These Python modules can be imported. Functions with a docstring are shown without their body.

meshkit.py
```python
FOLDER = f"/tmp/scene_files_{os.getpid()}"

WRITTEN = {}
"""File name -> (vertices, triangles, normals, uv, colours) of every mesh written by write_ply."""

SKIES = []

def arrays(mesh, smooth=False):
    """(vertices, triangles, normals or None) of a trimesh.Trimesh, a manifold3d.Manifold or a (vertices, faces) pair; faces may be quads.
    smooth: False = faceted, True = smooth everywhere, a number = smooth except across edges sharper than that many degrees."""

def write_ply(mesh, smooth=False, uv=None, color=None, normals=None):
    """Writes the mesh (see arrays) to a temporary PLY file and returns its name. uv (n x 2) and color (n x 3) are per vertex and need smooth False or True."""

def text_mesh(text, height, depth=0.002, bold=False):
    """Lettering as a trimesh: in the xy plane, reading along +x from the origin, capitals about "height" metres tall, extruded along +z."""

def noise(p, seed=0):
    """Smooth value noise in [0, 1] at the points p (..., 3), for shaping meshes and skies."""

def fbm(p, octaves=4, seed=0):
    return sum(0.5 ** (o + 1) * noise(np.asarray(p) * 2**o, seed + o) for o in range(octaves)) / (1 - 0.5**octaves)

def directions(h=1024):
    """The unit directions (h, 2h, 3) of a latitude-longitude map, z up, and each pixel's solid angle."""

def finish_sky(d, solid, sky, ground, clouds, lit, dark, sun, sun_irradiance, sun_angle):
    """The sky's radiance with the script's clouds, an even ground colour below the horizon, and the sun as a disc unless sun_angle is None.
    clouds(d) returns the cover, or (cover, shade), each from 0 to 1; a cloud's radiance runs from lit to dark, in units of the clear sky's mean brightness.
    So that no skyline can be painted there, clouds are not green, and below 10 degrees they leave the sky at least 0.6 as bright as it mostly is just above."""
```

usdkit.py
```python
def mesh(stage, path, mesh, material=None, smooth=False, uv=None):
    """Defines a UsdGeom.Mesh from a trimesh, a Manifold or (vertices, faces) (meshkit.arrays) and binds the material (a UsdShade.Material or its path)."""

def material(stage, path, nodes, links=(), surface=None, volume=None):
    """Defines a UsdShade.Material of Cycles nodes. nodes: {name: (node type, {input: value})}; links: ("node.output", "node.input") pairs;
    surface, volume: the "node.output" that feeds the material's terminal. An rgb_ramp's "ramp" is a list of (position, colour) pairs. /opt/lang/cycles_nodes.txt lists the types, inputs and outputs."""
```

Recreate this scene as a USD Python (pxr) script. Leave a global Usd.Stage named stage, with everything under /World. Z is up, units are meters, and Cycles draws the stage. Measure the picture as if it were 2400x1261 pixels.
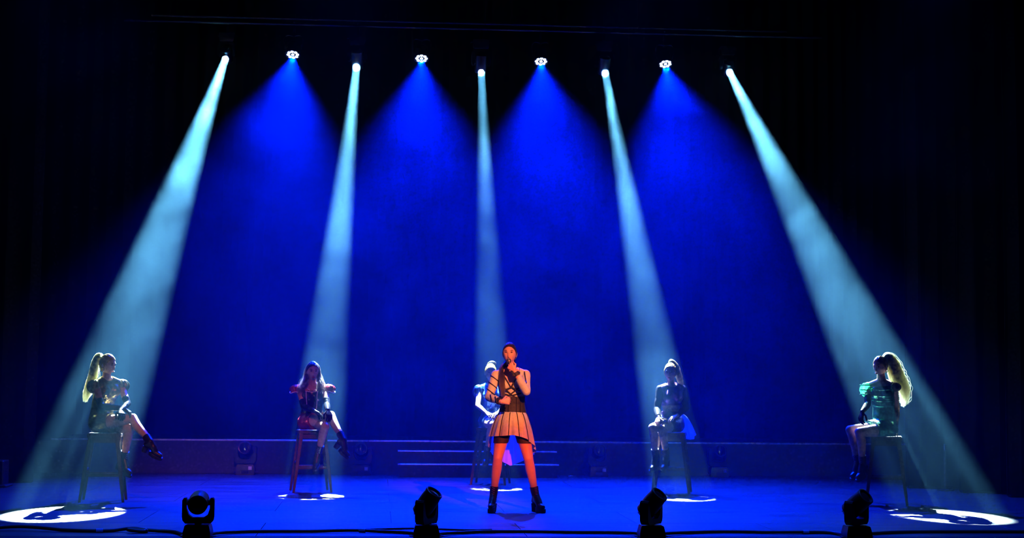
import math, random
import numpy as np, trimesh, usdkit, meshkit
from manifold3d import Manifold, Mesh as MMesh, CrossSection
from scipy.spatial import cKDTree
from pxr import Usd, UsdGeom, UsdLux, UsdShade, Gf, Sdf, Vt

stage = Usd.Stage.CreateInMemory()
UsdGeom.Xform.Define(stage, '/World')
V = lambda *a: np.array(a, float)
unit = lambda v: np.asarray(v, float) / (np.linalg.norm(v) + 1e-12)

# ---------------------------------------------------------------- camera
cam = UsdGeom.Camera.Define(stage, '/World/camera')
cam.CreateHorizontalApertureAttr(36.0)
cam.CreateFocalLengthAttr(36.0 * 3400 / 2400)
cam.CreateClippingRangeAttr(Gf.Vec2f(0.1, 200))
cam.CreateExposureAttr(0.0)
_x = UsdGeom.Xformable(cam)
_x.AddTranslateOp().Set(Gf.Vec3d(0, 0, 1.43))
_x.AddRotateZOp().Set(-3.6)
_x.AddRotateXOp().Set(90 + math.degrees(math.atan(256.5 / 3400)))
_x.AddRotateZOp(opSuffix='roll').Set(0.6)


# ---------------------------------------------------------------- lamps: light only (their housings are built below)
def frame_matrix(p, t, up=(0, 0, 1)):
    """-z looks from p to t."""
    p, z = V(*p), -unit(V(*t) - V(*p))
    up = V(*up) if abs(z @ V(*up)) < .97 else V(0, 1, 0)
    x = unit(np.cross(up, z)); y = np.cross(z, x)
    m = np.eye(4); m[0, :3], m[1, :3], m[2, :3], m[3, :3] = x, y, z, p
    return m


def spot_light(path, p, t, color, power, half, soft, radius):
    L = UsdLux.SphereLight.Define(stage, path)
    L.CreateRadiusAttr(radius); L.CreateColorAttr(Gf.Vec3f(*color)); L.CreateIntensityAttr(power); L.CreateNormalizeAttr(True)
    s = UsdLux.ShapingAPI.Apply(L.GetPrim()); s.CreateShapingConeAngleAttr(half); s.CreateShapingConeSoftnessAttr(soft)
    UsdGeom.Xformable(L).AddTransformOp().Set(Gf.Matrix4d(frame_matrix(p, t).tolist()))


CYAN = (.62, .93, 1.0)                                                  # a cold white; the fine haze scatters mostly its blue
# lens point, pool on the floor, half angle, power
BEAMS = [
    ((-3.191, 23.300, 6.529), (-3.615, 15.321, 0), 3.15, 66000),
    ((-0.991, 21.200, 6.009), (-1.27, 17.58, 0), 3.05, 47000),
    ((0.847, 21.200, 5.976), (1.022, 18.935, 0), 2.8, 28000),
    ((2.691, 21.200, 6.008), (3.20, 17.62, 0), 3.05, 47000),
    ((5.014, 23.300, 6.511), (5.710, 15.488, 0), 3.2, 58000)]
PARS = [((-1.930, 21.200, 6.132), (-2.2, 18.2, 0)), ((-0.039, 21.200, 6.121), (-.05, 18.2, 0)),
        ((1.734, 21.200, 6.120), (1.9, 18.2, 0)), ((3.601, 21.200, 6.127), (4.05, 18.2, 0))]
UsdGeom.Scope.Define(stage, '/World/lighting')
for i, (p, t, h, w) in enumerate(BEAMS):
    d = unit(V(*t) - V(*p))
    spot_light(f'/World/lighting/beam_{i+1}', V(*p) + d * .045, t, CYAN, w, h, .12, .055)
for i, (p, t) in enumerate(PARS):
    d = unit(V(*t) - V(*p))
    spot_light(f'/World/lighting/wash_{i+1}', V(*p) + d * .07, t, (0, .014, 1), 4700, 33, 1.0, .05)
# blue downlights over the front of the stage, above the frame
for i, x in enumerate((-3.6, -0.8, 2.4, 5.4)):
    spot_light(f'/World/lighting/down_{i+1}', (x, 14.5, 8.2), (x, 13.75, 0), (.004, .10, 1), 460, 22, 1.0, .06)
# front of house: a red follow spot on the singer, a weak rosy wash on the rest
spot_light('/World/lighting/front_spot', (3.6, 4.0, 6.6), (1.0, 15.8, 1.36), (1, .21, .07), 5400, 2.5, .8, .12)
spot_light('/World/lighting/red_low_light', (3.0, 6.0, 4.4), (1.05, 15.8, .55), (1, .10, .012), 2900, 2.6, 1.0, .08)
spot_light('/World/lighting/front_wash', (.5, 5.0, 8.0), (-2.3, 17.5, .8), (1, .17, .13), 1150, 6.4, 1.0, .2)

# ---------------------------------------------------------------- materials
MATS = {}


def mat(name, col, rough=.6, **kw):
    MATS[name] = usdkit.material(stage, '/World/Looks/' + name, {"p": ("principled_bsdf", {"base_color": col, "roughness": rough, **kw})}, surface="p.BSDF")


def noisy(name, c1, c2, rough=.6, scale=6., detail=4., stretch=(1, 1, 1), bump=0., bscale=30., r2=None, **kw):
    nodes = {"tc": ("texture_coordinate", {}), "m": ("mapping", {"scale": stretch}), "n": ("noise_texture", {"scale": scale, "detail": detail, "roughness": .6}),
             "r": ("rgb_ramp", {"ramp": [(.3, c1), (.7, c2)]}), "p": ("principled_bsdf", {"roughness": rough, **kw})}
    links = [("tc.object", "m.vector"), ("m.vector", "n.vector"), ("n.fac", "r.fac"), ("r.color", "p.base_color")]
    if r2 is not None:
        nodes["rr"] = ("map_range", {"from_min": .35, "from_max": .65, "to_min": rough, "to_max": r2, "clamp": True})
        links += [("n.fac", "rr.value"), ("rr.result", "p.roughness")]
    if bump:
        nodes["n2"] = ("noise_texture", {"scale": bscale, "detail": 3.0}); nodes["b"] = ("bump", {"strength": bump, "distance": .02})
        links += [("m.vector", "n2.vector"), ("n2.fac", "b.height"), ("b.normal", "p.normal")]
    MATS[name] = usdkit.material(stage, '/World/Looks/' + name, nodes, links, surface="p.BSDF")


def emitter(name, col, s):
    MATS[name] = usdkit.material(stage, '/World/Looks/' + name, {"e": ("emission", {"color": col, "strength": s})}, surface="e.emission")


noisy('stage_paint', (.011, .011, .012), (.056, .056, .057), .42, 1.6, 8., (.7, 4.5, 1), .12, 9., r2=.6)
noisy('drape', (.004, .004, .0045), (.006, .006, .007), 1., 3., specular_ior_level=.1)
mat('black_trim', (.006, .006, .006), .7)
mat('black_metal', (.03, .03, .032), .3)
mat('black_plastic', (.015, .015, .016), .35)
mat('edge_metal', (.75, .75, .78), .35, metallic=.3)
noisy('riser_black', (.012, .012, .013), (.022, .022, .024), .6, 4.)
noisy('dark_wood', (.05, .026, .016), (.1, .055, .034), .38, 9., 4., (6, 6, .8))
noisy('rubber', (.01, .01, .01), (.016, .016, .016), .55, 20.)
mat('blue_tape', (.12, .3, .75), .4)
mat('white_tag', (.7, .68, .66), .5)
mat('lens_dark', (.01, .012, .02), .05, specular_ior_level=.8)
mat('chrome', (.7, .72, .75), .18, metallic=1.)
mat('steel_mesh', (.16, .16, .17), .45, metallic=.8)
emitter('beam_lens', (.75, .95, 1.0), 12.)
emitter('led_lens', (.45, .62, 1.0), 7.)
noisy('skin', (.50, .29, .21), (.56, .33, .25), .5, 14., subsurface_weight=0.)
noisy('skin_deep', (.46, .25, .18), (.52, .29, .21), .5, 14.)
mat('lips', (.42, .08, .08), .35)
mat('eye_white', (.42, .42, .41), .3)
mat('iris', (.03, .02, .015), .15)
mat('brow', (.04, .025, .02), .8)
noisy('boot_leather', (.010, .009, .009), (.02, .018, .018), .32, 16., bump=.15, bscale=40)
mat('sole', (.012, .011, .011), .6)
mat('lace', (.25, .25, .27), .5)
noisy('tan_knit', (.38, .45, .36), (.48, .55, .45), .75, 24., bump=.15, bscale=60)
noisy('black_cloth', (.010, .009, .010), (.018, .016, .018), .7, 20., bump=.2, bscale=40)
noisy('black_vinyl', (.008, .008, .01), (.016, .016, .02), .22, 8., bump=.5, bscale=16)
mat('white_piping', (.75, .7, .72), .4)


def vinyl(name, c1, c2, film=350.):
    noisy(name, c1, c2, .24, 7., 3., bump=.9, bscale=11., metallic=.75, thin_film_thickness=film, thin_film_ior=1.5)


vinyl('gold_vinyl', (.16, .11, .02), (.60, .52, .20), 0.)
vinyl('red_vinyl', (.30, .02, .03), (.55, .05, .07), 0.)
vinyl('blue_vinyl', (.02, .06, .2), (.12, .35, .75), 0.)
vinyl('purple_vinyl', (.07, .02, .11), (.42, .20, .52), 0.)
vinyl('green_vinyl', (.01, .06, .07), (.08, .45, .26), 0.)


def sheer(name, col, fac=.55):
    MATS[name] = usdkit.material(stage, '/World/Looks/' + name, {
        "d": ("diffuse_bsdf", {"color": col}), "t": ("translucent_bsdf", {"color": col}), "x": ("transparent_bsdf", {"color": (1, 1, 1)}),
        "m": ("mix_closure", {"fac": .6}), "m2": ("mix_closure", {"fac": 1 - fac})},
        [("d.BSDF", "m.closure1"), ("t.BSDF", "m.closure2"), ("m.closure", "m2.closure1"), ("x.BSDF", "m2.closure2")], surface="m2.closure")


sheer('lilac_chiffon', (.75, .5, .8), .85)
sheer('blue_chiffon', (.25, .4, .9), .5)
sheer('green_film', (.05, .8, .25), .75)


def hair_mat(name, col):
    MATS[name] = usdkit.material(stage, '/World/Looks/' + name, {"h": ("principled_hair_bsdf", {"parametrization": "Direct coloring", "color": col, "roughness": .32, "radial_roughness": .4})}, surface="h.BSDF")
    noisy(name + '_cap', tuple(c * .4 for c in col), tuple(c * .62 for c in col), .4, 40., 3., (1, 1, .2), .4, 60.)


hair_mat('brown_hair', (.10, .055, .03)); hair_mat('dark_hair', (.035, .02, .014)); hair_mat('blond_hair', (.80, .46, .035)); hair_mat('auburn_hair', (.66, .36, .04))

# ---------------------------------------------------------------- helpers
USED = {}


def numbered(parent, name):
    k = (parent, name); n = USED.get(k, 0); USED[k] = n + 1
    return f'{parent}/{name}' if n == 0 else f'{parent}/{name}_{n:03d}'


def keys(prim, label=None, cat=None, group=None, kind=None):
    for k, v in (('label', label), ('category', cat), ('group', group), ('kind', kind)):
        if v: prim.SetCustomDataByKey(k, v)
    return prim


def thing(name, label, cat, loc=(0, 0, 0), rz=0., group=None, kind=None, scale=None):
    x = UsdGeom.Xform.Define(stage, numbered('/World', name))
    x.AddTranslateOp().Set(Gf.Vec3d(*map(float, loc))); x.AddRotateZOp().Set(float(rz))
    if scale: x.AddScaleOp().Set(Gf.Vec3f(*scale))
    return keys(x.GetPrim(), label, cat, group, kind)


def obj(name, mesh, m, parent=None, smooth=35, label=None):
    path = numbered(str(parent.GetPath()) if parent else '/World', name)
    g = usdkit.mesh(stage, path, mesh, MATS[m], smooth=smooth)
    return keys(g.GetPrim(), label)


def copy_of(src, label, loc, rz=0., group=None, scale=None):
    was = src.GetCustomData()
    t = thing(src.GetName(), label, was['category'], loc, rz, group or was.get('group'), scale=scale)
    t.GetReferences().AddInternalReference(src.GetPath()); t.SetInstanceable(True)
    return t


def tmesh(m):
    a = m.to_mesh(); return trimesh.Trimesh(np.array(a.vert_properties[:, :3]), np.array(a.tri_verts), process=False)


def mani(t):
    return Manifold(MMesh(np.asarray(t.vertices, np.float32), np.asarray(t.faces, np.uint32)))


def mat34(R, t=(0, 0, 0)):
    return np.hstack([np.asarray(R, float), np.asarray(t, float).reshape(3, 1)])


def ball(c, r, n=20):
    return Manifold.sphere(float(r), n).translate([float(x) for x in c])


def ell(c, r, R=None, n=28):
    m = Manifold.sphere(1., n).scale([float(x) for x in r])
    return m.transform(mat34(np.eye(3) if R is None else R, c))


def hull(*ms): return Manifold.batch_hull(list(ms))


def bone(a, ra, b, rb, n=20): return hull(ball(a, ra, n), ball(b, rb, n))


def chain(pts, radii, n=16):
    return [bone(pts[i], radii[i], pts[i + 1], radii[i + 1], n) for i in range(len(pts) - 1)]


def union(ms):
    out = Manifold()
    for m in ms: out = out + m
    return out


def soft(ms, edge=.013, it=10, noise=0., nscale=14., seed=0):
    M = union(ms) if isinstance(ms, (list, tuple)) else ms
    t = tmesh(M.refine_to_length(edge))
    t.merge_vertices()
    trimesh.smoothing.filter_taubin(t, lamb=.5, nu=.53, iterations=it)
    if noise:
        t.vertices = t.vertices + t.vertex_normals * ((meshkit.fbm(t.vertices * nscale, 3, seed) - .5) * 2 * noise)[:, None]
    return t


def box(lo, hi, ch=0.):
    lo, hi = V(*lo), V(*hi)
    if not ch: return trimesh.creation.box(bounds=[lo, hi])
    pts = []
    for sx in (0, 1):
        for sy in (0, 1):
            for sz in (0, 1):
                c = np.where([sx, sy, sz], hi, lo); s = np.where([sx, sy, sz], -1, 1)
                for k in range(3):
                    o = np.ones(3) * ch; o[k] = 0
                    pts.append(c + s * o)
    return trimesh.convex.convex_hull(np.array(pts))


def tube(pts, r, sides=8, cap=True):
    p = np.asarray(pts, float); n = len(p); r = np.broadcast_to(r, (n,)).astype(float)
    t = np.gradient(p, axis=0); t /= np.linalg.norm(t, axis=1, keepdims=True) + 1e-12
    ref = V(0, 0, 1) if abs(t[0][2]) < .9 else V(1, 0, 0)
    a = unit(np.cross(t[0], ref)); vs = []
    for i in range(n):
        a = unit(a - t[i] * (a @ t[i])); b = np.cross(t[i], a)
        ang = np.arange(sides) * 2 * np.pi / sides
        vs.append(p[i] + r[i] * (np.cos(ang)[:, None] * a + np.sin(ang)[:, None] * b))
    v = np.vstack(vs); f = []
    for i in range(n - 1):
        for k in range(sides):
            q = [i * sides + k, i * sides + (k + 1) % sides, (i + 1) * sides + (k + 1) % sides, (i + 1) * sides + k]
            f += [[q[0], q[1], q[2]], [q[0], q[2], q[3]]]
    if cap:
        v = np.vstack([v, p[0], p[-1]]); c0, c1 = len(v) - 2, len(v) - 1
        for k in range(sides):
            f += [[c0, (k + 1) % sides, k], [c1, (n - 1) * sides + k, (n - 1) * sides + (k + 1) % sides]]
    return trimesh.Trimesh(v, f, process=False)


def smooth_path(pts, n=24):
    from scipy.interpolate import CubicSpline
    p = np.asarray(pts, float); s = np.r_[0, np.cumsum(np.linalg.norm(np.diff(p, axis=0), axis=1))]
    return CubicSpline(s, p)(np.linspace(0, s[-1], n))


def lathe(prof, n=32):
    return trimesh.creation.revolve(np.asarray(prof, float), sections=n)


def place(m, R=None, t=(0, 0, 0)):
    m = m.copy(); M = np.eye(4)
    if R is not None: M[:3, :3] = R
    M[:3, 3] = t; m.apply_transform(M); return m


def align(d, up=(0, 0, 1)):
    """Rotation whose z axis is d and whose x axis is level."""
    z = unit(d); u = V(*up) if abs(z @ V(*up)) < .98 else V(0, 1, 0)
    x = unit(np.cross(u, z)); y = np.cross(z, x)
    return np.stack([x, y, z], 1)


def rotz(deg):
    c, s = math.cos(math.radians(deg)), math.sin(math.radians(deg)); return np.array([[c, -s, 0], [s, c, 0], [0, 0, 1.]])


join = trimesh.util.concatenate

# ---------------------------------------------------------------- setting: stage floor, edge, riser, steps, curtains, haze
STAGE_ROT = 1.6
SR = rotz(STAGE_ROT)
S0 = V(1.0, 13.28, 0)
floor = thing('floor', 'black painted stage floor of large sheets with scuffs and thin seams', None, S0, STAGE_ROT, kind='structure')
obj('subfloor', box((-8.6, 0.02, -.30), (8.6, 11.6, -.012)), 'black_trim', floor)
PX, PY, GAP = 2.44, 1.22, .004
for j in range(10):
    for i in range(-4, 4):
        x0 = i * PX + (PX / 2 if j % 2 else 0); x1 = x0 + PX
        x0, x1 = max(x0, -8.6), min(x1, 8.6); y0, y1 = j * PY, min((j + 1) * PY, 11.6)
        if x1 - x0 < .1: continue
        obj('floor_panel', box((x0 + GAP / 2, y0 + GAP / 2, -.012), (x1 - GAP / 2, y1 - GAP / 2, 0), .0015), 'stage_paint', floor, smooth=False)
edge = thing('trim_1', 'black nosing strip along the front edge of the stage', None, S0, STAGE_ROT, kind='structure')
obj('nosing', box((-8.6, -.85, -.30), (8.6, -.003, -.002), .004), 'black_trim', edge, smooth=False)

riser = thing('riser', 'low black platform across the back of the stage with a pale front edge', None, (0.9, 21.62, 0), STAGE_ROT, kind='structure')
obj('deck', box((-6.2, .0, .0), (6.8, 1.9, .49), .004), 'riser_black', riser, smooth=False)
obj('edge_strip', box((-6.2, -.012, .478), (6.8, .03, .502), .004), 'edge_metal', riser, smooth=False)
for k in range(-5, 6):
    obj('front_panel', box((k * 1.22 - .6, -.008, .01), (k * 1.22 + .6, -.001, .47)), 'riser_black', riser, smooth=False)

steps = thing('stage_steps', 'two wide black stage steps with pale nosings leading up to the platform', 'steps', (0.885, 21.04, 0), STAGE_ROT)
for k, (y, z) in enumerate(((0, .19), (.28, .365))):
    obj('tread', box((-1.17, y, z - .03), (1.15, y + .3 if k == 0 else .565, z), .003), 'riser_black', steps, smooth=False)
    obj('riser_board', box((-1.15, y + .012, 0 if k == 0 else .19), (1.13, y + .03, z - .03)), 'riser_black', steps, smooth=False)
    obj('nosing', box((-1.175, y - .006, z - .014), (1.155, y + .022, z + .004), .003), 'edge_metal', steps, smooth=False)
for s in (-1.14, 1.10):
    obj('side_board', trimesh.util.concatenate([box((s, .03, 0), (s + .02, .28, .16)), box((s, .28, 0), (s + .02, .56, .335))]), 'riser_black', steps, smooth=False)

keys(obj('ceiling', box((-8.8, 12.4, 8.8), (9.8, 25.2, 9.0)), 'black_trim', smooth=False), kind='structure')
keys(obj('wall_back', box((-8.8, 25.0, -.3), (9.8, 25.2, 8.8)), 'black_trim', smooth=False), kind='structure')


def drape(x0, x1, y, z1, fold=.28, depth=.07, seed=0):
    n = int((x1 - x0) / .035); xs = np.linspace(x0, x1, n); zs = np.linspace(.015, z1, 10)
    ph = np.cumsum(.035 / fold * (0.8 + .4 * meshkit.noise(np.c_[xs * 1.3, xs * 0, xs * 0], seed))) * 2 * np.pi
    X, Z = np.meshgrid(xs, zs)
    Y = y + depth * np.sin(ph)[None] * (.75 + .25 * (1 - Z / z1)) + .02 * np.sin(ph * .37 + Z)
    v = np.vstack([np.c_[X.ravel(), Y.ravel(), Z.ravel()], np.c_[X.ravel(), Y.ravel() + .012, Z.ravel()]]); m = n * 10; f = []
    idx = np.arange(m).reshape(10, n)
    a, b, c, d = idx[:-1, :-1].ravel(), idx[:-1, 1:].ravel(), idx[1:, 1:].ravel(), idx[1:, :-1].ravel()
    f = [np.c_[a, b, c], np.c_[a, c, d], np.c_[a, c, b] + m, np.c_[a, d, c] + m]
    ring = np.r_[idx[0], idx[1:, -1], idx[-1, -2::-1], idx[-2:0:-1, 0]]; r2 = np.roll(ring, -1)
    f += [np.c_[ring, ring + m, r2 + m], np.c_[ring, r2 + m, r2]]
    return trimesh.Trimesh(v, np.vstack(f), process=False)


def curtain(label, x0, x1, y, seed, group=None, rz=0.):
    cx = (x0 + x1) / 2
    t = thing('stage_curtain', label, 'curtain', (cx, y, 0), rz, group)
    obj('drape', drape(x0 - cx, x1 - cx, 0, 8.2, seed=seed), 'drape', t)
    obj('hem', box((x0 - cx, -.055, 0), (x1 - cx, .055, .03), .01), 'drape', t)
    return t


curtain('black pleated backdrop curtain hanging across the back of the stage', -7.2, 9.2, 24.25, 1)
curtain('black side curtain at the left, behind the gold-topped woman', -8.6, -5.06, 19.6, 2)
curtain('black side curtain at the right, the one furthest upstage of three', 6.65, 9.4, 19.5, 3)
curtain('black side curtain at the right, the middle one of three', 7.10, 9.5, 18.75, 4)
curtain('black side curtain at the right, the one nearest the audience', 7.46, 9.6, 18.05, 5)

MATS['haze'] = usdkit.material(stage, '/World/Looks/haze', {
    "g": ("geometry", {}), "m": ("mapping", {"location": (3.7, 1.2, 0.4), "scale": (1, 1, .8)}), "x": ("separate_xyz", {}),
    "n": ("noise_texture", {"scale": .8, "detail": 5.0, "roughness": .62, "distortion": 1.1}),
    "r": ("map_range", {"from_min": .36, "from_max": .68, "to_min": .0058, "to_max": .0255, "clamp": True}),
    "h": ("map_range", {"from_min": 0., "from_max": 4.4, "to_min": .36, "to_max": 1., "clamp": True}),      # thinner near the floor: warm haze rises
    "k": ("math", {"math_type": "multiply"}),
    "v": ("scatter_volume", {"color": (.20, .60, 1.0), "anisotropy": .25})},
    [("g.position", "m.vector"), ("m.vector", "n.vector"), ("n.fac", "r.value"), ("g.position", "x.vector"), ("x.z", "h.value"), ("r.result", "k.value1"), ("h.result", "k.value2"), ("k.value", "v.density")], volume="v.volume")
hz = obj('haze', box((-8.4, 14.7, -.25), (9.4, 24.12, 8.6)), 'haze', smooth=False)
keys(hz, 'thin theatrical haze over the stage that makes the light beams visible', 'haze', kind='stuff')


# ---------------------------------------------------------------- stage lights
def moving_head_parts(t, yaw, tilt, lens_mat='lens_dark', hang=False, k=1.0):
    """t: Xform with its origin at the base's foot (standing) or clamp (hanging). tilt: degrees of the barrel from straight away from the base; yaw about z."""
    s = -1 if hang else 1
    flip = np.diag([1., -1., -1.]) if hang else np.eye(3)
    RY = rotz(yaw) @ flip
    put = lambda m, R=RY, at=(0, 0, 0): place(m, R * k, at)
    FL = flip * k
    base = trimesh.convex.convex_hull(np.array([(sx * x, sy * y, z) for sx in (-1, 1) for sy in (-1, 1) for x, y, z in ((.122, .10, 0), (.122, .10, .07), (.108, .09, .13), (.10, .085, .138))]))
    b = obj('base', place(base, FL), 'black_plastic', t)
    for sx in (-1, 1):
        obj('carry_handle', place(tube(smooth_path([(sx * .116, -.05, .035), (sx * .134, -.05, .035), (sx * .134, .05, .035), (sx * .116, .05, .035)], 12), .006), FL), 'black_metal', b)
    obj('control_panel', place(box((-.045, -.104, .02), (.045, -.098, .06), .002), FL), 'lens_dark', b)
    post = lathe([(0, .13), (.032, .13), (.032, .148), (.05, .149), (.05, .16), (0, .16)], 24)
    obj('swivel', put(post), 'black_metal', t)
    # yoke: U-shaped fork
    arm_o = [(-.142, .355), (-.142, .21), (-.136, .175), (-.112, .148), (.112, .148), (.136, .175), (.142, .21), (.142, .355), (.128, .375), (.105, .375), (.102, .28), (.085, .225), (.05, .2), (-.05, .2), (-.085, .225), (-.102, .28), (-.105, .375), (-.128, .375)]
    from shapely.geometry import Polygon
    y = trimesh.creation.extrude_polygon(Polygon(arm_o), .09)
    y = place(y, np.array([[1, 0, 0], [0, 0, -1], [0, 1, 0.]]), (0, .045, 0))
    obj('yoke', put(y), 'black_plastic', t, smooth=False)
    a = math.radians(tilt)
    RX = np.array([[1, 0, 0], [0, math.cos(a), -math.sin(a)], [0, math.sin(a), math.cos(a)]])
    HR, HC = RY @ RX, RY @ V(0, 0, .335) * k
    rear = np.vstack([np.c_[np.cos(u8) * .092 * c, np.sin(u8) * .092 * c, np.full(16, z)] for u8 in [(np.arange(16) + .5) * np.pi / 8] for z, c in ((-.165, .62), (-.13, .95), (-.02, 1.0), (.05, .98))])
    ang = np.arange(24) * 2 * np.pi / 24
    front = np.vstack([np.c_[np.cos(ang) * r, np.sin(ang) * r, np.full(24, z)] for r, z in ((.09, .06), (.082, .145))])
    ph = lambda m: place(m, HR @ np.diag([1, 1, .85]) * k, HC)
    hd = obj('lamp_head', ph(trimesh.convex.convex_hull(np.vstack([rear, front]))), 'black_plastic', t)
    for q in range(4):
        obj('cooling_fin', ph(box((-.05, -.03 + q * .02 - .003, -.172), (.05, -.03 + q * .02 + .003, -.155))), 'black_metal', hd)
    obj('lens_ring', ph(lathe([(.068, .14), (.086, .138), (.086, .163), (.078, .168), (.068, .165), (.068, .14)], 32)), 'black_metal', hd)
    prof = [(.0685 * math.sin(u), .140 + .0165 * math.cos(u)) for u in np.linspace(0, math.pi / 2, 7)] + [(0, .138)]
    obj('lens', ph(lathe(prof, 32)), lens_mat, hd)
    for sx in (-1, 1):
        obj('tilt_hub', place(lathe([(0, -.01), (.03, -.01), (.03, .006), (.024, .01), (0, .01)], 20), HR @ np.array([[0, 0, sx], [0, 1, 0], [-sx, 0, 0.]]) * k, HC + HR @ V(sx * .092, 0, 0) * k), 'black_metal', hd)
    return HR, HC


def hook_clamp(t, z0, z1, dy=0., parent=None):
    obj('hook_clamp', join([box((-.02, min(0, dy) - .015, z0 - .005), (.02, max(0, dy) + .015, z0 + .02), .003), box((-.02, dy - .015, z0), (.02, dy + .015, z1 - .024), .003),
                            tube([(0, dy + .0325 * math.cos(u), z1 + .0325 * math.sin(u)) for u in np.linspace(-2.2, 2.6, 16)], .009, 8)]), 'black_metal', parent or t)


BARS = {0: (23.38, 7.22), 1: (21.28, 6.62)}                       # y and height of the rear and the front lighting bar
for i, ((p, q, h, w), where) in enumerate(zip(BEAMS, ['outermost at the left, whose beam falls on the woman in gold', 'whose beam falls on the dark-haired woman in red and black', 'whose beam falls on the woman sitting behind the singer',
                                                     'whose beam falls on the woman in the purple top', 'outermost at the right, whose beam falls on the woman in green'])):
    d = unit(V(*q) - V(*p))
    yaw = math.degrees(math.atan2(d[0], -d[1])); tilt = math.degrees(math.atan2(math.hypot(d[0], d[1]), -d[2]))
    # hanging: head axis starts straight down; find the clamp from the lens
    lens_c = V(*p); HCw = lens_c - d * .13
    top = HCw + V(0, 0, .335)
    t = thing('moving_head_light', f'hanging moving head spotlight, {where}', 'stage light', top, 0, 'moving head lights on the overhead bar')
    moving_head_parts(t, yaw, tilt, 'beam_lens', hang=True)
    by, bz = BARS[0 if i in (0, 4) else 1]
    hook_clamp(t, 0, bz - top[2], by - top[1])


def par_can(p, q, label):
    d = unit(V(*q) - V(*p)); R = align(d)
    t = thing('par_light', label, 'stage light', V(*p) - d * .1 + V(0, 0, .32), 0, 'blue wash lights on the overhead bar')
    o = V(0, 0, -.32)                                     # can's middle in the thing's frame
    P = lambda m: place(m, R, o)
    can = obj('can', P(lathe([(0, -.12), (.075, -.12), (.098, -.09), (.105, .07), (.112, .075), (.112, .092), (.1, .092), (.1, .082), (0, .08)], 36)), 'black_metal', t)
    for k in range(9):
        a = k * 2 * math.pi / 8
        c = V(0, 0, .084) if k == 8 else V(.068 * math.cos(a), .068 * math.sin(a), .084)
        obj('led_lens', P(place(lathe([(0, 0), (.0235, 0), (.022, .006), (.013, .012), (0, .014)], 16), None, c)), 'led_lens', can)
    for s in (-1, 1):
        obj('bracket_arm', tube(smooth_path([o + R @ V(s * .118, 0, -.02), o + V(s * .125, 0, .08), V(s * .12, 0, -.12), V(s * .02, 0, -.11)], 16), .011, 6), 'black_metal', t)
    hook_clamp(t, -.12, BARS[1][1] - (p[2] - d[2] * .1 + .32), BARS[1][0] - (p[1] - d[1] * .1))


for (p, q), w in zip(PARS, ['outermost left of four', 'left of the two middle ones', 'right of the two middle ones', 'outermost right of four']):
    par_can(p, q, f'blue LED wash light hanging overhead, {w}')

for k, (by, bz) in BARS.items():
    bar = thing('lighting_bar', ['long black pipe overhead holding the two outermost spotlights', 'long black pipe overhead holding the blue wash lights and the middle spotlights'][k], 'lighting bar', (0.8, by, bz))
    obj('pipe', tube([(-5.2, 0, 0), (5.2, 0, 0)], .024, 16), 'black_metal', bar)
    for x in (-4.9, -2.9, .1, 2.4, 4.9):
        obj('steel_rope', tube([(x, 0, .02), (x, 0, 8.8 - bz)], .005, 6), 'black_metal', bar)

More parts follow.
